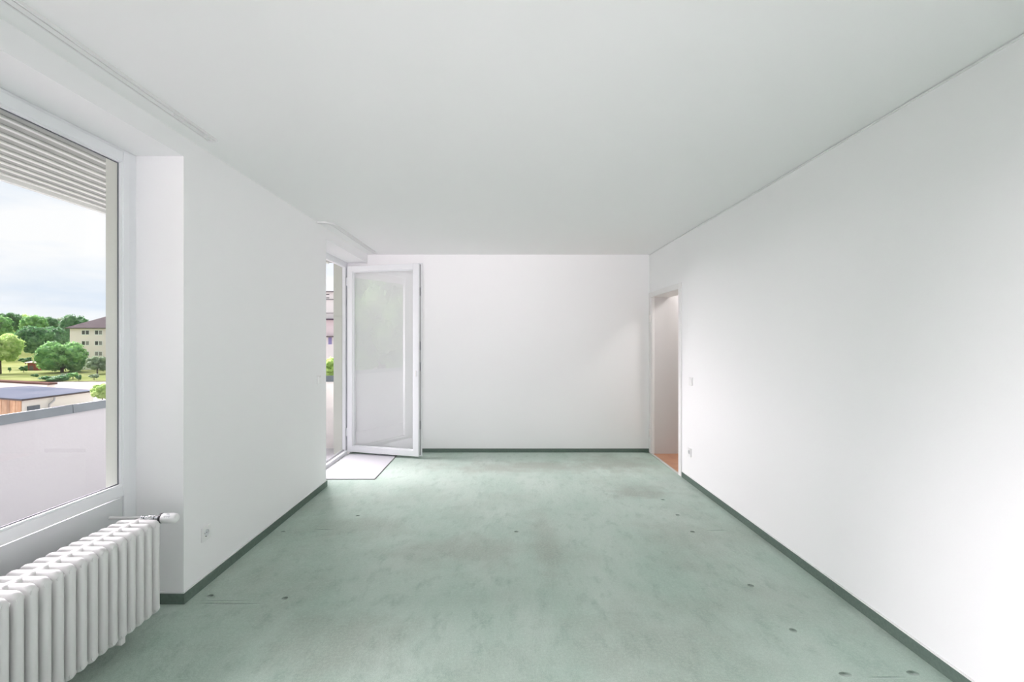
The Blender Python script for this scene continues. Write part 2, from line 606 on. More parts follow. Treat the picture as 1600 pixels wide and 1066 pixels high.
# glazing bead (two steps) and gasket
for nm, mt, xa, xb, t in (('glazing_bead', 'pvc', -1.960, -1.947, 0.008), ('gasket', 'gasket', -1.964, -1.960, 0.012)):
    q = MB()
    q.box(xa, xb, gy1 - t, gy1, gz0, gz1)
    q.box(xa, xb, gy0, gy0 + t, gz0, gz1)
    q.box(xa, xb, gy0 + t, gy1 - t, gz0, gz0 + t)
    q.box(xa, xb, gy0 + t, gy1 - t, gz1 - t, gz1)
    wpart(q, nm, M[mt])
pane = MB().add([(-1.966, gy0, gz0), (-1.966, gy1, gz0), (-1.966, gy1, gz1), (-1.966, gy0, gz1)], [(0, 1, 2, 3)])
wpart(pane, 'pane', M['glass'])
wpart(MB().box(-2.015, XF - 0.006, YW0 + 0.086, YW1 - 0.085, 0.0, 0.598), 'panel', M['panel'], bevel=0.003)

# ------------------------------------------------------------------ door_1: open balcony door
dr = empty('door_1', (XF, 5.46, 0), 'white glazed balcony door standing open into the room', 'door', kind='structure')
DY0, DY1 = 4.88, YB
wpart(MB().box(XFo, XF, DY1 - 0.08, DY1, 0.0, LINT), 'jamb', M['pvc'], dr, bevel=0.004)
wpart(MB().box(XFo, XF, DY0, DY0 + 0.08, 0.0, LINT), 'jamb', M['pvc'], dr, bevel=0.004)
wpart(MB().box(XFo, XF, DY0 + 0.08, DY1 - 0.08, 2.325, LINT), 'head', M['pvc'], dr, bevel=0.004)
q = MB()
q.box(XFo, XF + 0.022, DY0 + 0.08, DY1 - 0.08, 0.0, 0.042)
q.box(XFo + 0.008, XF - 0.028, DY0 + 0.08, DY1 - 0.08, 0.042, 0.058)
wpart(q, 'threshold', M['pvc'], dr, bevel=0.003)
q = MB().box(XF - 0.022, XF - 0.014, DY0 + 0.08, DY1 - 0.08, 0.042, 0.052)
wpart(q, 'threshold_rail', M['hardware'], dr)
for zz in (0.22, 2.10):
    q = MB().cyl((XF + 0.012, DY1 - 0.066, zz), (XF + 0.012, DY1 - 0.066, zz + 0.10), 0.008)
    wpart(q, 'hinge', M['pvc'], dr, smooth=True)
# leaf: local x along width, y thickness (away from the camera), z up
LW, LT, LZ0, LZ1 = 0.975, 0.068, 0.028, 2.338
lf = MB()
st = 0.070
lf.box(0, st, 0, LT, LZ0, LZ1)
lf.box(LW - st, LW, 0, LT, LZ0, LZ1)
lf.box(st, LW - st, 0, LT, LZ0, LZ0 + st)
lf.box(st, LW - st, 0, LT, LZ1 - st, LZ1)
leaf = lf.build('door_leaf', M['pvc'], dr, bevel=0.003)
leaf.location = (-1.938 - XF, 5.966 - 5.46, 0)
leaf.rotation_euler = (0, 0, math.atan2(-0.277, 0.961))
q = MB()
q.box(-0.004, LW + 0.012, LT, LT + 0.016, LZ0 - 0.010, LZ0 + st)
q.box(-0.004, LW + 0.012, LT, LT + 0.016, LZ1 - st, LZ1 + 0.010)
q.box(-0.004, st, LT, LT + 0.016, LZ0 + st, LZ1 - st)
q.box(LW - st, LW + 0.012, LT, LT + 0.016, LZ0 + st, LZ1 - st)
q.build('overlap_lip', M['pvc'], leaf, bevel=0.003)
q = MB()
for (xa, xb, za, zb) in ((st, st + 0.010, LZ0 + st, LZ1 - st), (LW - st - 0.010, LW - st, LZ0 + st, LZ1 - st),
                         (st + 0.010, LW - st - 0.010, LZ0 + st, LZ0 + st + 0.010), (st + 0.010, LW - st - 0.010, LZ1 - st - 0.010, LZ1 - st)):
    q.box(xa, xb, 0.014, 0.034, za, zb)
q.build('glazing_bead', M['pvc'], leaf, bevel=0.002)
a, b_, c_, d_ = st + 0.004, LW - st - 0.004, LZ0 + st + 0.004, LZ1 - st - 0.004
MB().add([(a, 0.030, c_), (b_, 0.030, c_), (b_, 0.030, d_), (a, 0.030, d_)], [(0, 1, 2, 3)]).build('pane', M['leaf_glass'], leaf)
q = MB()
q.box(LW, LW + 0.002, 0.030, 0.046, LZ0 + 0.01, LZ1 - 0.01)
q.build('lock_strip', M['hardware'], leaf)
MB().box(LW, LW + 0.003, 0.050, 0.062, LZ0 + 0.01, LZ1 - 0.01).build('seal', M['seal'], leaf)
q = MB()
for zz in (0.35, 1.05, 1.30, 1.95):
    q.box(LW + 0.002, LW + 0.006, 0.033, 0.043, zz, zz + 0.10)
q.build('locking_plate', M['gasket'], leaf)
q = MB()
q.box(LW - 0.040, LW - 0.028, -0.010, 0.0, 0.985, 1.055)
q.build('pull_grip', M['plastic'], leaf, bevel=0.003)
q = MB()
q.box(LW - 0.050, LW - 0.022, LT + 0.016, LT + 0.026, 1.00, 1.15)
q.cyl((LW - 0.036, LT + 0.026, 1.10), (LW - 0.036, LT + 0.062, 1.10), 0.010)
q.box(LW - 0.046, LW - 0.026, LT + 0.052, LT + 0.070, 0.97, 1.11)
q.build('handle', M['pvc'], leaf, bevel=0.003)

# ------------------------------------------------------------------ door_2: doorway to hall
d2 = empty('door_2', (XR, 5.5, 0), 'white door frame without door leaf opening to the hall', 'door', kind='structure')
cz = HH + 0.062
wpart(MB().box(XR - 0.012, XR + 0.01, YH0 - 0.076, YH0, 0, cz), 'casing_side', M['door_paint'], d2, bevel=0.004)
wpart(MB().box(XR - 0.012, XR + 0.01, YH1, YB, 0, cz), 'casing_side', M['door_paint'], d2, bevel=0.004)
wpart(MB().box(XR - 0.012, XR + 0.01, YH0, YH1, HH, cz), 'casing_top', M['door_paint'], d2, bevel=0.004)
wpart(MB().box(XR + 0.01, XRO + 0.004, YH0 - 0.018, YH0, 0, HH), 'lining', M['door_paint'], d2)
wpart(MB().box(XR + 0.01, XRO + 0.004, YH1, YH1 + 0.016, 0, HH), 'lining', M['hall_wall'], d2)
wpart(MB().box(XR + 0.01, XRO + 0.004, YH0, YH1, HH, HH + 0.018), 'lining_top', M['door_paint'], d2)
wpart(MB().box(XR + 0.004, XR + 0.036, YH1 - 0.012, YH1, 0, HH), 'stop', M['door_paint'], d2, bevel=0.003)
for zz in (0.22, 1.64):
    q = MB().cyl((XR - 0.020, YH1 + 0.006, zz), (XR - 0.020, YH1 + 0.006, zz + 0.09), 0.009)
    q.box(XR - 0.022, XR - 0.011, YH1 - 0.002, YH1 + 0.03, zz + 0.01, zz + 0.08)
    wpart(q, 'hinge', M['door_paint'], d2, smooth=True)
wpart(MB().box(XR - 0.014, XR + 0.016, YH0, YH1, 0.0, 0.006), 'threshold_strip', M['edge_light_trim'], d2, bevel=0.002)

hf = MB().box(XR + 0.0, 3.3, 3.2, YB, -0.05, 0.001)
hf = MB().box(XR, 3.3, 3.2, 6.2, -0.05, 0.0).build('floor_hall', M['laminate'])
tag(hf, 'orange wood floor of the hall beyond the doorway', 'floor', kind='structure')
w = MB()
w.box(XRO, 3.3, YH1 + 0.004, YH1 + 0.2, -0.05, H + 0.2)
w.box(3.3, 3.45, 3.0, YH1 + 0.2, -0.05, H + 0.2)
w.box(XRO, 3.3, 3.0, 3.2, -0.05, H + 0.2)
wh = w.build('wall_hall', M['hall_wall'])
tag(wh, 'shaded hall walls seen through the doorway', 'wall', kind='structure')
hc = MB().box(XRO, 3.3, 3.2, YH1, H, H + 0.2).build('ceiling_hall', M['ceiling'])
tag(hc, 'ceiling of the hall beyond the doorway', 'ceiling', kind='structure')

# ------------------------------------------------------------------ radiator
RX0, RX1, RZ0, RZ1 = -1.640, -1.846, 0.100, 0.548
PITCH, YEND = 0.050, 2.300
rad = empty('radiator', (-1.74, YEND - 0.55, 0), 'white ribbed column radiator under the large window', 'radiator')


def section_mesh():
    q = MB()
    hy = 0.0168
    x0, x1 = RX0 - (-1.74), RX1 - (-1.74)     # front, rear in local coordinates
    # outer loop, a flattened tube running round front column, head, rear column, foot
    cx = 0.018
    ax0, ax1, az0, az1 = x0 - cx, x1 + cx, RZ0 + cx, RZ1 - cx
    r = 0.010
    path = []
    for (px, pz, a0) in ((ax0 - r, az1 - r, 0), (ax1 + r, az1 - r, 90), (ax1 + r, az0 + r, 180), (ax0 - r, az0 + r, 270)):
        for k in range(5):
            an = R(a0 + k * 22.5)
            path.append((px + r * math.cos(an), pz + r * math.sin(an), math.cos(an), math.sin(an)))
    rings = []
    for (px, pz, nx, nz) in path:
        ring = []
        for k in range(12):
            t = 2 * math.pi * k / 12
            ct, s_ = math.cos(t), math.sin(t)
            e = lambda v: math.copysign(abs(v) ** 0.8, v)
            ring.append((px + nx * cx * e(ct), hy * e(s_), pz + nz * cx * e(ct)))
        rings.append(ring)
    q.rings(rings, closed=True)
    # middle column
    mx = (x0 + x1) / 2
    rr = []
    for z in (RZ0 + 0.02, RZ1 - 0.02):
        rr.append([(mx + 0.018 * math.cos(t), hy * math.sin(t), z) for t in [2 * math.pi * i / 12 for i in range(12)]])
    q.rings(rr)
    # head and foot chambers: lens sections lofted along the depth
    for zc, sg in ((RZ1 - 0.026, 1), (RZ0 + 0.026, -1)):
        rr = []
        for u, hh in ((0.02, 0.012), (0.12, 0.022), (0.3, 0.024), (0.5, 0.029), (0.7, 0.024), (0.88, 0.022), (0.98, 0.012)):
            xx = x0 + (x1 - x0) * u
            rr.append([(xx, hy * 0.93 * math.cos(t), zc + hh * math.sin(t)) for t in [2 * math.pi * i / 12 for i in range(12)]])
        q.rings(rr)
        # hub to the next section
        q.lathe((mx, -PITCH / 2, zc + 0.004 * sg), (0, 1, 0), [(0, 0.021), (0.008, 0.025), (PITCH - 0.008, 0.025), (PITCH, 0.021)], 14)
    return q


sec0 = section_mesh().build('section', M['radiator'], rad, smooth=True)
sec0.location = (0, 0.55 - 0.0185, 0)
for i in range(1, 21):
    s_ = sec0.copy()
    COL.objects.link(s_)
    s_.parent = rad
    s_.location = (0, 0.55 - 0.0185 - PITCH * i, 0)
for i in (4, 16):
    y = YEND - 0.0185 - PITCH * i
    q = MB()
    q.box(-1.90, -1.66, y - 0.012, y + 0.012, 0.082, 0.094)
    q.cyl((-1.665, y, 0.094), (-1.665, y, 0.085), 0.014)
    q.box(-1.672, -1.650, y - 0.012, y + 0.012, 0.082, 0.112)
    q.box(-1.95, -1.90, y - 0.012, y + 0.012, 0.06, 0.12)
    b = q.build('bracket', M['radiator'], rad, bevel=0.002)
    b.location = -Vector(rad.location)
# valve, supply pipe and thermostat head
yv, zv = 2.378, 0.522
q = MB()
q.cyl((-1.743, 2.29, zv), (-1.743, yv + 0.014, zv), 0.014)
q.lathe((-1.775, yv, zv), (1, 0, 0), [(0, 0.011), (0.02, 0.011), (0.021, 0.017), (0.05, 0.017), (0.052, 0.014), (0.078, 0.014)], 18)
for k in range(2):
    x = -1.778 - k * 0.010
    q.cyl((x, yv, zv), (x - 0.006, yv, zv), 0.013)
v = q.build('valve', M['chrome'], rad, smooth=True)
v.location = -Vector(rad.location)
q = MB().cyl((-1.79, yv, zv), (-1.955, yv, zv), 0.0075)
q = q.build('supply_pipe', M['radiator'], rad, smooth=True)
q.location = -Vector(rad.location)
th = MB().lathe((-1.690, yv, zv), (1, 0, 0), [(0, 0.022), (0.003, 0.0242), (0.05, 0.0252), (0.066, 0.0235), (0.073, 0.018), (0.076, 0.008)], 28)
th = th.build('thermostat_head', M['plastic'], rad, smooth=True)
th['label'] = 'white thermostat head with grey printed marks'
th.location = -Vector(rad.location)
q = MB().lathe((-1.704, yv, zv), (1, 0, 0), [(0, 0.019), (0.004, 0.024), (0.012, 0.025), (0.0142, 0.0225)], 28)
q.build('ring', M['black'], th, smooth=True)
q = MB()
# little printed scale on the camera side of the head
for (xa, xb, an) in ((-1.664, -1.646, 62), (-1.662, -1.652, 74), (-1.672, -1.640, 42), (-1.656, -1.654, 30), (-1.668, -1.664, 30), (-1.646, -1.642, 30)):
    rr = 0.0256
    for a0, a1 in ((an - 3.2, an + 3.2),):
        pts = []
        for x in (xa, xb):
            for aa in (a0, a1):
                pts.append((x, yv - rr * math.cos(R(aa)), zv + rr * math.sin(R(aa))))
        q.add(pts, [(0, 1, 3, 2)])
q.build('printed_scale', M['print'], th)
# return pipe at the bottom rear
q = MB().cyl((-1.743, 2.29, 0.126), (-1.743, 2.36, 0.126), 0.014)
q.cyl((-1.743, 2.35, 0.126), (-1.95, 2.35, 0.126), 0.009)
q = q.build('return_pipe', M['radiator'], rad, smooth=True)
q.location = -Vector(rad.location)


# ------------------------------------------------------------------ sockets and switches; local: x out of wall, y along, z up
def plate(bm, w2, h2, t0, t1):
    bm.box(t0, t1, -w2, w2, -h2, h2)


def socket(x, y, z, face, label):
    e = empty('wall_socket', (x, y, z), label, 'socket', 'white wall sockets')
    if face < 0:
        e.rotation_euler = (0, 0, math.pi)
    n, hw, ro = 32, 0.0405, 0.0215
    q = MB()
    sq, ci = [], []
    for i in range(n):
        a = 2 * math.pi * i / n
        m_ = max(abs(math.cos(a)), abs(math.sin(a)))
        sq.append((math.cos(a) / m_ * hw, math.sin(a) / m_ * hw))
        ci.append((math.cos(a) * ro, math.sin(a) * ro))
    q.rings([[(0, y_, z_) for y_, z_ in sq], [(0.0075, y_, z_) for y_, z_ in sq],
             [(0.0095, y_ * 0.95, z_ * 0.95) for y_, z_ in sq], [(0.0095, y_ * 1.08, z_ * 1.08) for y_, z_ in ci],
             [(0.0085, y_, z_) for y_, z_ in ci]], caps=False)
    q.build('cover_plate', M['plastic'], e)
    MB().rings([[(0.0085, y_, z_) for y_, z_ in ci], [(0.0012, y_ * 0.97, z_ * 0.97) for y_, z_ in ci],
                [(0.0011, y_ * 0.02, z_ * 0.02) for y_, z_ in ci]], caps=False).build('insert', M['panel'], e, smooth=True)
    q = MB()
    q.cyl((0.0008, -0.0095, 0), (0.0020, -0.0095, 0), 0.0034)
    q.cyl((0.0008, 0.0095, 0), (0.0020, 0.0095, 0), 0.0034)
    q.box(0.0008, 0.0060, -0.003, 0.003, 0.0175, 0.0205)
    q.box(0.0008, 0.0060, -0.003, 0.003, -0.0205, -0.0175)
    q.build('contact_hole', M['socket_hole'], e)
    return e


socket(XL, 2.743, 0.302, 1, 'white wall socket low on the left pillar beside the radiator')
socket(XR, 4.744, 0.302, -1, 'white wall socket low on the right wall beside the doorway')


def switch(x, y, z, face, label):
    e = empty('light_switch', (x, y, z), label, 'switch', 'white light switches')
    if face < 0:
        e.rotation_euler = (0, 0, math.pi)
    MB().box(0, 0.009, -0.0405, 0.0405, -0.0405, 0.0405).build('frame', M['plastic'], e, bevel=0.003)
    MB().add([(0.009, -0.029, -0.029), (0.009, 0.029, -0.029), (0.009, 0.029, 0.029), (0.009, -0.029, 0.029),
              (0.0105, -0.027, -0.027), (0.0105, 0.027, -0.027), (0.0145, 0.027, 0.027), (0.0145, -0.027, 0.027)],
             [(0, 3, 2, 1), (4, 5, 6, 7), (0, 1, 5, 4), (1, 2, 6, 5), (2, 3, 7, 6), (3, 0, 4, 7)]).build('rocker', M['plastic'], e, bevel=0.001)
    return e


switch(XL, 4.435, 1.044, 1, 'white light switch at the far edge of the left pillar by the balcony door')
switch(XR, 4.712, 1.009, -1, 'white light switch on the right wall beside the doorway')

# ------------------------------------------------------------------ curtain rails on the ceiling
PROF = [(-0.024, 0.0), (-0.024, -0.013), (-0.018, -0.013), (-0.018, -0.003), (-0.012, -0.003), (-0.012, -0.013),
        (0.012, -0.013), (0.012, -0.003), (0.018, -0.003), (0.018, -0.013), (0.024, -0.013), (0.024, 0.0)]


def sweep_rail(path):
    rs = []
    for i, p in enumerate(path):
        a = Vector(path[max(i - 1, 0)])
        b = Vector(path[min(i + 1, len(path) - 1)])
        t = (b - a).normalized()
        n = Vector((t.y, -t.x))
        rs.append([(p[0] + n.x * u, p[1] + n.y * u, H + z) for u, z in PROF])
    return MB().rings(rs)


def rail(label, path, gliders, cap):
    e = empty('curtain_rail', (path[-1][0], path[-1][1], H), label, 'curtain rail', 'curtain rails on the ceiling')
    o = sweep_rail(path).build('track', M['rail'], e)
    o.location = -Vector(e.location)
    px, py = cap
    q = MB().box(px - 0.026, px + 0.026, py, py + 0.012, H - 0.016, H)
    o = q.build('end_cap', M['rail'], e, bevel=0.003)
    o.location = -Vector(e.location)
    for (x, y) in gliders:
        q = MB()
        q.box(x - 0.0022, x + 0.0022, y - 0.005, y + 0.005, H - 0.020, H - 0.0065)
        q.lathe((x - 0.003, y, H - 0.022), (1, 0, 0), [(0, 0.003), (0.001, 0.006), (0.005, 0.006), (0.006, 0.003)], 10)
        o = q.build('glider', M['rail'], e)
        o.location = -Vector(e.location)


rail('long white two-track curtain rail on the ceiling above the window', [(-1.575, -0.7), (-1.575, 2.59)],
     [(-1.5605, 2.50), (-1.5605, 2.33), (-1.5605, 2.27), (-1.5605, 2.56)], (-1.575, 2.59))
arc = [(-1.70, 4.392), (-1.655, 4.394), (-1.622, 4.403), (-1.598, 4.424), (-1.583, 4.455), (-1.576, 4.50), (-1.575, 4.56), (-1.575, 5.86)]
rail('short white curtain rail with curved end on the ceiling above the balcony door', arc, [(-1.5605, 5.82)], (-1.575, 5.86))

# ------------------------------------------------------------------ sheet on the floor in front of the balcony door
sh = MB().box(XF + 0.030, -1.302, 4.856, 5.93, 0.0, 0.007).build('floor_sheet', M['mat'])
tag(sh, 'flat white floor sheet in front of the open balcony door', 'mat')
q = MB()
q.box(-1.302, -1.294, 4.848, 5.93, 0.0, 0.0065)
q.box(XF + 0.030, -1.302, 4.848, 4.856, 0.0, 0.0065)
q.build('edge', M['mat_edge'], sh)

# ------------------------------------------------------------------ dents left in the carpet
# (the dents are part of the carpet's relief, see carpet_mat)

# ================================================================== outside
# ---- balcony
BX = -3.12
BYE = 6.42
b = MB().box(BX - 0.12, XO, -3.0, BYE + 0.15, -0.20, -0.035).build('floor_balcony', M['concrete'])
tag(b, 'pale concrete balcony floor outside the balcony door', 'floor', kind='structure')
q = MB()
q.box(BX - 0.12, BX, -3.0, BYE + 0.12, -0.20, 0.90)
q.box(BX, XO, -3.12, -3.0, -0.20, 0.90)
pp = q.build('wall_balcony', M['parapet'])
MB().box(BX, XO, BYE, BYE + 0.12, -0.20, 0.88).build('end_panel_lit', M['house_white'], pp)  # end of the same parapet, its brighter light put into a whiter colour
tag(pp, 'pale rendered balcony parapet with grey zinc coping', 'wall', kind='structure')
ys = [-3.0, -1.1, 0.80, 1.92, 3.80, 5.10, BYE + 0.15]
# joints at the two places seen through the window
ys = [-3.0, -1.4, 0.6, 2.16, 3.464, 5.2, BYE + 0.15]
for i in range(len(ys) - 1):
    y0, y1 = ys[i] + 0.003, ys[i + 1] - 0.003
    c = MB()
    # folded sheet: front apron, slightly fallen top, outer apron
    prof = [(BX + 0.022, 0.883), (BX + 0.018, 0.945), (BX - 0.13, 0.925), (BX - 0.13, 0.86), (BX - 0.126, 0.86), (BX - 0.122, 0.915), (BX + 0.010, 0.93), (BX + 0.016, 0.883)]
    c.rings([[(x, y0, z) for x, z in prof], [(x, y1, z) for x, z in prof]])
    c.build('coping_sheet', M['zinc'], pp)
    if i:
        c = MB().rings([[(x + (0.004 if x > BX - 0.05 else -0.004), y, z + 0.003) for x, z in prof] for y in (ys[i] - 0.014, ys[i] + 0.014)])
        c.build('coping_joint', M['zinc'], pp)
prof = [(BYE - 0.020, 0.863), (BYE - 0.016, 0.945), (BYE + 0.13, 0.930), (BYE + 0.13, 0.87)]
c = MB().rings([[(x, y, z) for y, z in prof] for x in (BX + 0.02, XO)])
c.build('coping_sheet', M['zinc'], pp)

CZ = 2.452
sl = MB().box(-3.20, XO, -3.0, BYE, CZ + 0.03, CZ + 0.22).build('ceiling_balcony', M['concrete'])
tag(sl, 'balcony roof lined with grey boards and pale strips painted as lit board edges, seen through the window', 'ceiling', kind='structure')
x = XO - 0.02
i = 0
while x - 0.092 > -3.19:
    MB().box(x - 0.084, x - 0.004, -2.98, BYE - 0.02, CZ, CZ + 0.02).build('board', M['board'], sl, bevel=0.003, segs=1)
    MB().box(x - 0.102, x - 0.080, -2.98, BYE - 0.02, CZ - 0.012, CZ - 0.0005).build('edge_light_trim', M['edge_light_trim'], sl, bevel=0.002, segs=1)  # light caught by the board edges, put into the strip's pale colour
    x -= 0.0985
    i += 1
MB().box(-3.222, -3.19, -3.0, BYE, CZ - 0.02, CZ + 0.22).build('fascia', M['edge_light_trim'], sl, bevel=0.003)
# facade reveals
q = MB()
q.box(XO - 0.010, XO, YW1 - 0.083, YD0 + 0.26, -0.04, LINT)
q.box(XO - 0.010, -1.9715, YW1 - 0.109, YW1 - 0.083, 0.61, LINT)
q.box(XO - 0.085, XO, YB - 0.06, BYE, -0.04, LINT)
q.box(XO - 0.085, XFo, YB - 0.085, YB - 0.06, 0.0, LINT)
q.box(XO - 0.010, XO, -3.0, BYE, LINT, H + 0.2)
q.box(XO - 0.010, XO, -3.0, YW1 - 0.083, -0.2, 0.61)
fa = q.build('wall_facade', M['facade'])
tag(fa, 'pale beige outer wall edge beside the window glass', 'wall', kind='structure')


# ---- plants
def leaf_cloud(centres, n, size, rng):
    """leaf clumps spread over ellipsoid blobs -> arrays of quads"""
    V, F = [], []
    k = 0
    for (c, rad) in centres:
        c, rad = np.array(c), np.array(rad)
        m = n
        dirs = rng.normal(size=(m, 3))
        dirs /= np.linalg.norm(dirs, axis=1)[:, None]
        pos = c + dirs * rad * (0.72 + 0.36 * rng.random((m, 1)))
        nrm = dirs + rng.normal(size=(m, 3)) * 0.55
        nrm /= np.linalg.norm(nrm, axis=1)[:, None]
        up = rng.normal(size=(m, 3))
        u = np.cross(nrm, up)
        u /= np.linalg.norm(u, axis=1)[:, None]
        w_ = np.cross(nrm, u)
        s = size * (0.6 + 0.8 * rng.random((m, 1)))
        quad = np.stack([pos - u * s, pos - w_ * s * 0.6, pos + u * s, pos + w_ * s * 0.6], axis=1)
        V.append(quad.reshape(-1, 3))
        F.append((np.arange(m)[:, None] * 4 + np.arange(4)) + k)
        k += m * 4
    return np.concatenate(V), np.concatenate(F)


def mesh_np(name, V, F, material, parent):
    me = bpy.data.meshes.new(name)
    me.vertices.add(len(V))
    me.vertices.foreach_set('co', V.astype(np.float32).ravel())
    me.loops.add(F.size)
    me.loops.foreach_set('vertex_index', F.astype(np.int32).ravel())
    me.polygons.add(len(F))
    me.polygons.foreach_set('loop_start', np.arange(0, F.size, 4, dtype=np.int32))
    me.polygons.foreach_set('loop_total', np.full(len(F), 4, dtype=np.int32))
    me.update(calc_edges=True)
    me.materials.append(material)
    o = bpy.data.objects.new(name, me)
    COL.objects.link(o)
    o.parent = parent
    return o


GZ = EYE - 7.7


def plant(name, cat, label, px, Y, yc, rx, rz, material, ground=GZ, blobs=26, leaves=240, size=None, seed=1, group=None, px_units=True, X=None, Zc=None):
    """px, yc: where the middle of the crown shows; rx, rz: half width and height in photo pixels at depth Y"""
    k = Y / 747.0
    if px_units:
        X = (px - 785) * k
        Zc = EYE - (yc - 534) * k
        rx, rz = rx * k, rz * k
    rng = np.random.default_rng(seed)
    e = empty(name, (X, Y, ground), label, cat, group)
    cz = Zc - ground
    cs = [((0, 0, cz), (rx * 0.66, rx * 0.66, rz * 0.66))]
    for i in range(blobs):
        t = 2 * math.pi * i * 0.381966 + rng.random() * 0.6
        h = -0.75 + 1.6 * (i + 0.5) / blobs
        rr = math.sqrt(max(0.0, 1 - h * h)) * 0.70
        s = 0.26 + 0.16 * rng.random()
        cs.append(((math.cos(t) * rr * rx, math.sin(t) * rr * rx, cz + h * rz * 0.74), (rx * s, rx * s, rz * s)))
    V, F = leaf_cloud(cs, leaves, size or rx * 0.055, rng)
    mesh_np('foliage', V, F, material, e)
    # dense inside of the crown so the sky does not shine through everywhere
    bm = bmesh.new()
    for (c, r_) in cs:
        q = bmesh.ops.create_icosphere(bm, subdivisions=2, radius=1.0)
        for v_ in q['verts']:
            f = 0.80 + 0.12 * rng.random()
            v_.co = Vector((v_.co.x * r_[0] * f + c[0], v_.co.y * r_[1] * f + c[1], v_.co.z * r_[2] * f + c[2]))
    me = bpy.data.meshes.new('crown')
    bm.to_mesh(me)
    bm.free()
    me.materials.append(material)
    o = bpy.data.objects.new('crown', me)
    COL.objects.link(o)
    o.parent = e
    if cz - rz * 0.6 > 0.2:
        q = MB()
        tr_ = max(0.05, rx * 0.06)
        q.cyl((0, 0, -0.2), (0, 0, cz), tr_ * 1.25, tr_ * 0.6, 10)
        for a in range(3):
            an = a * 2.1 + seed
            q.cyl((0, 0, cz - rz * 0.75), (math.cos(an) * rx * 0.45, math.sin(an) * rx * 0.45, cz), tr_ * 0.6, tr_ * 0.3, 8)
        q.build('trunk', M['bark'], e, smooth=True)
    return e


g = MB().add([(-420, -260, GZ), (160, -260, GZ), (160, 420, GZ), (-420, 420, GZ)], [(0, 1, 2, 3)]).build('ground_paving', M['paving'])
tag(g, 'pale paved yard below the balcony', 'ground', kind='structure')
# lawn beyond the yard, a raised sheet with kerb edge
q = MB().prism([(-400, -250), (-105, -250), (-105, 92), (-60, 92), (-30, 131), (-30, 400), (-400, 400)], GZ - 0.2, GZ + 0.12)
lw = q.build('ground_lawn', M['lawn'])
tag(lw, 'green lawn in front of the cream apartment block', 'lawn', kind='structure')
# wooded hill behind
n = 40
V, F = [], []
for j in range(n):
    for i in range(n):
        x = -420 + 380 * i / (n - 1)
        y = 146 + 230 * j / (n - 1)
        t = min(1, max(0, (y - 150) / 120))
        t = t * t * (3 - 2 * t)
        s_ = min(1, max(0, (-x - 90) / 90))
        z = GZ + 0.05 + 17 * t * s_ + 0.6 * math.sin(x * 0.07) * t
        V.append((x, y, z))
for j in range(n - 1):
    for i in range(n - 1):
        F.append((j * n + i, j * n + i + 1, (j + 1) * n + i + 1, (j + 1) * n + i))
hl = MB().add(V, F).build('hill', M['hill'], smooth=True)
tag(hl, 'gently rising meadow hill behind the trees', 'hill', kind='structure')

# background wood on the hill
wood = [(-6, 512, 20, 22, F_MID, 'bushy mid green tree at the left edge of the wooded hill'),
        (14, 503, 17, 17, F_DARK, 'dark green tree topping the wooded hill left of the light ones'),
        (33, 508, 16, 19, F_LIGHT, 'yellowish green tree on the wooded hill above the big dark tree'),
        (52, 506, 17, 15, F_MID, 'mid green rounded tree on the hill skyline above the big dark tree'),
        (72, 509, 15, 15, F_DARK, 'dark green low tree on the hill skyline right of the middle'),
        (90, 512, 15, 16, F_GREY, 'greyish green tree on the hill next to the tall dark tree'),
        (24, 532, 14, 14, F_MID, 'mid green tree low on the slope behind the yellow green tree')]
for i, (px, py, rx, rz, m_, lab) in enumerate(wood):
    plant('hill_tree', 'tree', lab, px, (170 if i == 6 else 182 + 13 * (i % 3)), py, rx, rz, m_, ground=GZ + 6, seed=20 + i, leaves=150, blobs=20, group='trees on the wooded hill')
plant('dark_tree', 'tree', 'big dark green broad tree in the middle of the window view', 64, 140, 532, 33, 25, F_DARK, seed=3, leaves=260)
plant('tall_tree', 'tree', 'tall dark tree rising behind the left end of the cream apartment block', 117, 152, 520, 21, 31, F_DARK, seed=4)
plant('round_tree', 'tree', 'bright mid green round tree in front of the cream apartment block', 97, 118, 559, 31, 26, F_MID, seed=5, leaves=280)
plant('yellow_tree', 'tree', 'light yellow green spreading tree at the left edge of the window view', 0, 112, 544, 27, 26, F_LIGHT, seed=6, leaves=260)
plant('grey_tree', 'tree', 'thin greyish green young tree before the lower windows of the cream apartment block', 152, 112, 568, 15, 13, F_GREY, seed=7, blobs=16, leaves=160)
plant('bush', 'bush', 'pale green bush top behind the zinc coping at the right end of the garage', 160, 43, 612, 16, 14, F_LIGHT, ground=GZ, seed=8, blobs=20, leaves=160)
for i, (px, py, rx, rz, Y, m_, lab) in enumerate([
        (86, 591, 19, 5, 93, F_DARK, 'long low dark hedge on the lawn edge under the round tree'),
        (101, 588, 6, 6, 97.5, F_GREY, 'grey green shrub on the lawn edge right of the hedge'),
        (114, 586, 8, 5, 96, F_MID, 'mid green shrub on the lawn below the cream apartment block'),
        (123, 590, 4, 5, 93, F_DARK, 'small dark shrub on the lawn edge below the apartment windows'),
        (147, 588, 7, 4, 95, F_GREY, 'low grey green shrub on the lawn under the young tree'),
        (37, 576, 6, 5, 118, F_DARK, 'small dark green bush on the lawn left of the red hut'),
        (15, 577, 2.2, 4, 118, F_DARK, 'tiny dark upright bush on the lawn at the far left'),
        (54, 587, 5, 3, 98, F_DARK, 'little dark brownish shrub alone on the lower lawn'),
        (40, 563, 9, 5, 128, F_DARK, 'dark low bush in front of the pale hut roof')]):
    plant('shrub', 'shrub', lab, px, Y, py, rx, rz, m_, ground=max(GZ, EYE - (py + rz - 534) * Y / 747.0), seed=40 + i, blobs=9, leaves=110, group='shrubs on the lawn')
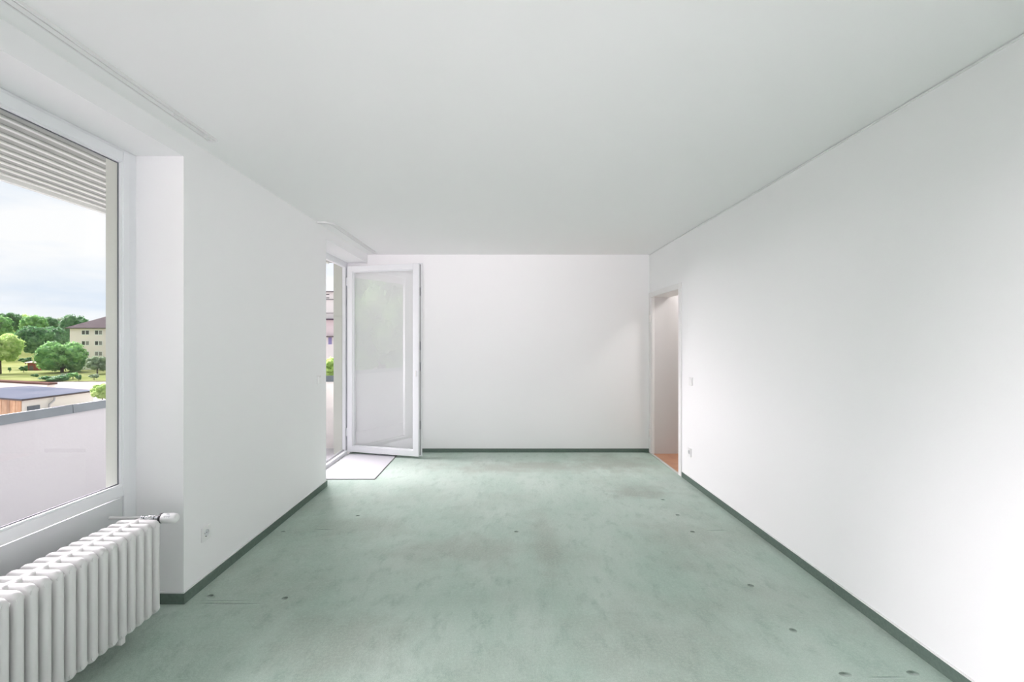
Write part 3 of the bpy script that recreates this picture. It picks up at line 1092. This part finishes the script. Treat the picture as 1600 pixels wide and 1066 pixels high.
# garden tree beyond the balcony end, seen in the gap of the open door
plant('garden_tree', 'tree', 'bright yellow green treetop in the gap beside the open balcony door', 514, 19, 584, 30, 26, F_LIGHT, seed=9, size=0.085, leaves=260)
# more of the park beyond the left edge of the picture, for a step to the side
rp = random.Random(11)
ORD = 'first second third fourth fifth sixth seventh eighth ninth tenth eleventh twelfth'.split()
for i in range(12):
    az = R(50 + i * 4.2)
    dist = 120 + 45 * (i % 3) + rp.random() * 6
    r_ = 5.0 + 2.0 * rp.random()
    plant('park_tree', 'tree', '%s park tree, %s one beyond the left edge of the picture' % (('dark green', 'light green', 'mid green')[i % 3], ORD[i]), 0, math.cos(az) * dist, 0, r_, r_ * 0.9, (F_DARK, F_MID, F_LIGHT)[(i * 2) % 3],
          seed=80 + i, px_units=False, X=-math.sin(az) * dist, Zc=GZ + r_ * 0.9 + 2.2, leaves=150, blobs=20, group='park trees left of the window view')
# trees opposite the balcony, out of the window to the left; they show as reflections in the door glass
for i, (x, y, r_, z_, m_) in enumerate([(-17, -9, 3.4, 2.6, F_MID), (-21, -21, 4.6, 5.0, F_LIGHT), (-10.5, -15.5, 2.6, 1.6, F_GREY)]):
    plant('reflected_tree', 'tree', ['mid green tree mirrored in the balcony door glass', 'yellow green large tree mirrored in the balcony door glass',
                                    'greyish small tree mirrored low in the balcony door glass'][i], 0, y, 0, r_, 4.2, m_, seed=60 + i, px_units=False, X=x, Zc=z_, leaves=200, group='trees mirrored in the door glass')


# ---- houses
def wall_px(px, Y):
    return (px - 785) * Y / 747.0


def window(par, xc, y, zc, w2, h2, left_m, right_m):
    """two-light window standing in a wall facing -y"""
    f = MB()
    t = 0.09
    for (xa, xb) in ((xc - w2, xc - w2 + t), (xc - 0.09, xc + 0.09), (xc + w2 - t, xc + w2)):
        f.box(xa, xb, y - 0.05, y + 0.06, zc - h2, zc + h2)
    f.box(xc - w2, xc + w2, y - 0.05, y + 0.06, zc - h2, zc - h2 + t)
    f.box(xc - w2, xc + w2, y - 0.05, y + 0.06, zc + h2 - t, zc + h2)
    f.box(xc - w2 - 0.08, xc + w2 + 0.08, y - 0.14, y + 0.02, zc - h2 - 0.08, zc - h2)
    fo = f.build('window', M['win_frame'], par)
    MB().box(xc - w2 + t, xc - 0.09, y - 0.01, y + 0.03, zc - h2 + t, zc + h2 - t).build('pane', left_m, fo)
    MB().box(xc + 0.09, xc + w2 - t, y - 0.01, y + 0.03, zc - h2 + t, zc + h2 - t).build('pane', right_m, fo)


Y1 = 130.0
k = Y1 / 747.0
apt = empty('apartment_block', (0, 0, 0), 'cream four storey apartment block with brown hipped roof beyond the lawn', 'building')
xl, xr = wall_px(109, Y1), wall_px(330, Y1)
ze = EYE + 21.5 * k
MB().box(xl, xr, Y1, Y1 + 13, GZ - 0.3, ze).build('wall', M['cream'], apt)
MB().box(xl - 0.06, xr + 0.06, Y1 - 0.06, Y1 + 13.06, GZ - 0.3, GZ + 0.9).build('plinth', M['house_white'], apt)
ov = 0.75
zr = EYE + 43 * k
q = MB()
A = [(xl - ov, Y1 - ov, ze), (xr + ov, Y1 - ov, ze), (xr + ov, Y1 + 13 + ov, ze), (xl - ov, Y1 + 13 + ov, ze)]
T = [(xl + 5.6, Y1 + 6.5, zr), (xr - 5.6, Y1 + 6.5, zr)]
q.add(A + T, [(0, 1, 5, 4), (1, 2, 5), (2, 3, 4, 5), (3, 0, 4), (3, 2, 1, 0)])
rf = q.build('roof', M['roof_brown'], apt)
q = MB().box(xl - ov, xr + ov, Y1 - ov - 0.05, Y1 - ov + 0.1, ze - 0.22, ze + 0.03)
q.build('eave', M['eave'], apt)
xx, yy = wall_px(165, Y1), Y1 + 3.4
MB().add([(xx - .6, yy - .6, ze + 1.95), (xx + .6, yy - .6, ze + 1.95), (xx + .6, yy + .5, ze + 2.75), (xx - .6, yy + .5, ze + 2.75),
          (xx - .6, yy - .6, ze + 1.5), (xx + .6, yy - .6, ze + 1.5), (xx + .6, yy + .5, ze + 2.2), (xx - .6, yy + .5, ze + 2.2)],
         [(0, 1, 2, 3), (7, 6, 5, 4), (0, 4, 5, 1), (1, 5, 6, 2), (2, 6, 7, 3), (3, 7, 4, 0)]).build('roof_window', M['win_frame'], rf)
dk, md = M['pane_dark'], M['pane_mid']
pat = {(0, 0): (dk, dk), (1, 0): (dk, md), (0, 1): (dk, md), (1, 1): (dk, md), (0, 2): (md, dk), (1, 2): (md, md), (0, 3): (dk, dk), (1, 3): (dk, dk)}
for cix, px in enumerate((133.5, 154, 174.5, 195, 215.5, 240)):
    for rix, py in enumerate((519.7, 536.3, 552.8, 569.8)):
        lm, rm = pat.get((cix, rix), (md, dk))
        window(apt, wall_px(px, Y1), Y1, EYE - (py - 534) * k, 6.1 * k, 3.5 * k, lm, rm)

# white apartment house seen in the gap beside the open door
Y2 = 60.0
k2 = Y2 / 747.0
hs = empty('white_house', (0, 0, 0), 'white apartment house with balcony bands glimpsed beside the open balcony door', 'building')
xa, xb = -26.0, -12.0


def zz(py):
    return EYE - (py - 534) * k2


MB().box(xa, xb, Y2, Y2 + 10, GZ, zz(457)).build('wall', M['house_white'], hs)
MB().box(xa - 0.3, xb + 0.3, Y2 - 0.35, Y2 + 10.3, zz(457.0), zz(455.2)).build('roof_edge', M['pane_mid'], hs)
for py0, py1, nm, mt, d_ in ((469.0, 467.6, 'cornice', 'pane_mid', 0.12), (489.7, 489.0, 'cornice', 'pane_mid', 0.10), (500.4, 498.6, 'balcony_edge', 'slab_dark', 0.9),
                             (527.0, 525.6, 'awning', 'eave', 0.8)):
    MB().box(xa, xb, Y2 - d_, Y2 + 0.05, zz(py0), zz(py1)).build(nm, M[mt], hs)
MB().box(xa, xb, Y2 - 0.06, Y2 + 0.02, zz(525.6), zz(500.4)).build('balcony_front', M['cream'], hs)
for px in (474, 487, 500, 513, 526, 539):
    for py in (460.3, 465.6):
        MB().box(wall_px(px - 3.2, Y2), wall_px(px + 1.5, Y2), Y2 - 0.04, Y2 + 0.1, zz(py + 0.55), zz(py - 0.55)).build('vent_slot', M['pane_dark'], hs)
for px in (482, 499, 516, 533):
    w_ = MB().box(wall_px(px - 3.2, Y2), wall_px(px + 3.2, Y2), Y2 - 0.05, Y2 + 0.1, zz(538.8), zz(527.0)).build('window', M['win_frame'], hs)
    MB().box(wall_px(px - 2.7, Y2), wall_px(px + 2.7, Y2), Y2 - 0.08, Y2 - 0.04, zz(538.2), zz(527.4)).build('blind', M['blind'], w_)

# flat garage with bluish roof
gz0, gz1 = GZ, EYE - 4.7
Pa, Pb, Pc, Pd = (-39.2, 39.0), (-39.45, 46.4), (-50.2, 50.8), (-54.0, 44.6)
ga = empty('garage', (0, 0, 0), 'flat garage with bluish roof, pale side wall and orange wooden front', 'garage')


def inset(P, C, f):
    return (C[0] + (P[0] - C[0]) * f, C[1] + (P[1] - C[1]) * f)


ctr = (sum(p[0] for p in (Pa, Pb, Pc, Pd)) / 4, sum(p[1] for p in (Pa, Pb, Pc, Pd)) / 4)
body = [inset(p, ctr, 0.965) for p in (Pa, Pb, Pc, Pd)]
MB().prism(body, gz0, gz1 - 0.14).build('wall', M['garage_wall'], ga)
MB().prism([Pa, Pb, Pc, Pd], gz1 - 0.05, gz1).build('roof', M['garage_roof'], ga)
MB().prism([inset(p, ctr, 0.992) for p in (Pa, Pb, Pc, Pd)], gz1 - 0.16, gz1 - 0.05).build('roof_edge', M['eave'], ga)
# orange planks on the front between Pa and Pd
p0, p1 = Vector(body[0]), Vector(body[3])
dv = (p1 - p0).normalized()
nv = Vector((dv.y, -dv.x))
if nv.y > 0:
    nv = -nv
npl = 38
Lf = (p1 - p0).length
for i in range(npl):
    a = p0 + dv * (Lf * i / npl + 0.012)
    c = p0 + dv * (Lf * (i + 1) / npl - 0.012)
    t = 0.05 + 0.02 * random.random()
    MB().prism([tuple(a), tuple(c), tuple(c + nv * t), tuple(a + nv * t)], gz0, gz1 - 0.16).build('plank', M['plank'], ga)
# vent box and down pipe on the pale side wall
sx = body[0][0]
y_ = body[0][1] + 0.45
MB().box(sx - 0.05, sx + 0.10, y_, y_ + 1.0, gz1 - 1.25, gz1 - 0.68).build('vent_box', M['zinc'], ga)
q = MB()
q.cyl((sx + 0.08, y_ + 2.35, gz1 - 0.2), (sx + 0.08, y_ + 2.30, gz1 - 0.45), 0.07)
q.cyl((sx + 0.08, y_ + 2.30, gz1 - 0.45), (sx + 0.08, y_ + 1.85, gz1 - 0.75), 0.07)
q.cyl((sx + 0.08, y_ + 1.85, gz1 - 0.75), (sx + 0.08, y_ + 1.75, gz1 - 2.8), 0.07)
q.build('down_pipe', M['hardware'], ga, smooth=True)

# long low building behind the garage: only its red-brown roof edge shows
lo_ = empty('low_shed', (0, 0, 0), 'low shed with pale walls and red brown roof edge behind the garage', 'shed')
Pq = [(-52.2, 55.0), (-52.3, 56.2), (-68, 62.2), (-68, 61.0)]
MB().prism([inset(p, (-60, 58.6), 0.95) for p in Pq], GZ, EYE - 5.0).build('wall', M['garage_wall'], lo_)
MB().prism(Pq, EYE - 5.0, EYE - 4.80).build('roof', M['redbrown'], lo_)

# red hut between the trees
hut = empty('red_hut', (0, 0, 0), 'small dark red hut with pale roof under the big dark tree', 'hut')
Y3 = 126.0
k3 = Y3 / 747.0
hx0, hx1 = wall_px(43, Y3), wall_px(58, Y3)
hz = EYE - (567 - 534) * k3
MB().box(hx0, hx1, Y3, Y3 + 4, GZ, hz).build('wall', M['red_hut'], hut)
q = MB().add([(hx0 - .3, Y3 - .5, hz - .05), (hx1 + .3, Y3 - .5, hz - .05), (hx1 + .3, Y3 + 4, hz + .55), (hx0 - .3, Y3 + 4, hz + .55),
              (hx0 - .3, Y3 - .5, hz + .12), (hx1 + .3, Y3 - .5, hz + .12), (hx1 + .3, Y3 + 4, hz + .75), (hx0 - .3, Y3 + 4, hz + .75)],
             [(3, 2, 1, 0), (4, 5, 6, 7), (0, 1, 5, 4), (1, 2, 6, 5), (2, 3, 7, 6), (3, 0, 4, 7)])
q.build('roof', M['hut_roof'], hut)
MB().box(hx0 + 0.5, hx0 + 1.5, Y3 - 0.05, Y3 + 0.05, GZ, GZ + 1.3).build('door', M['eave'], hut)
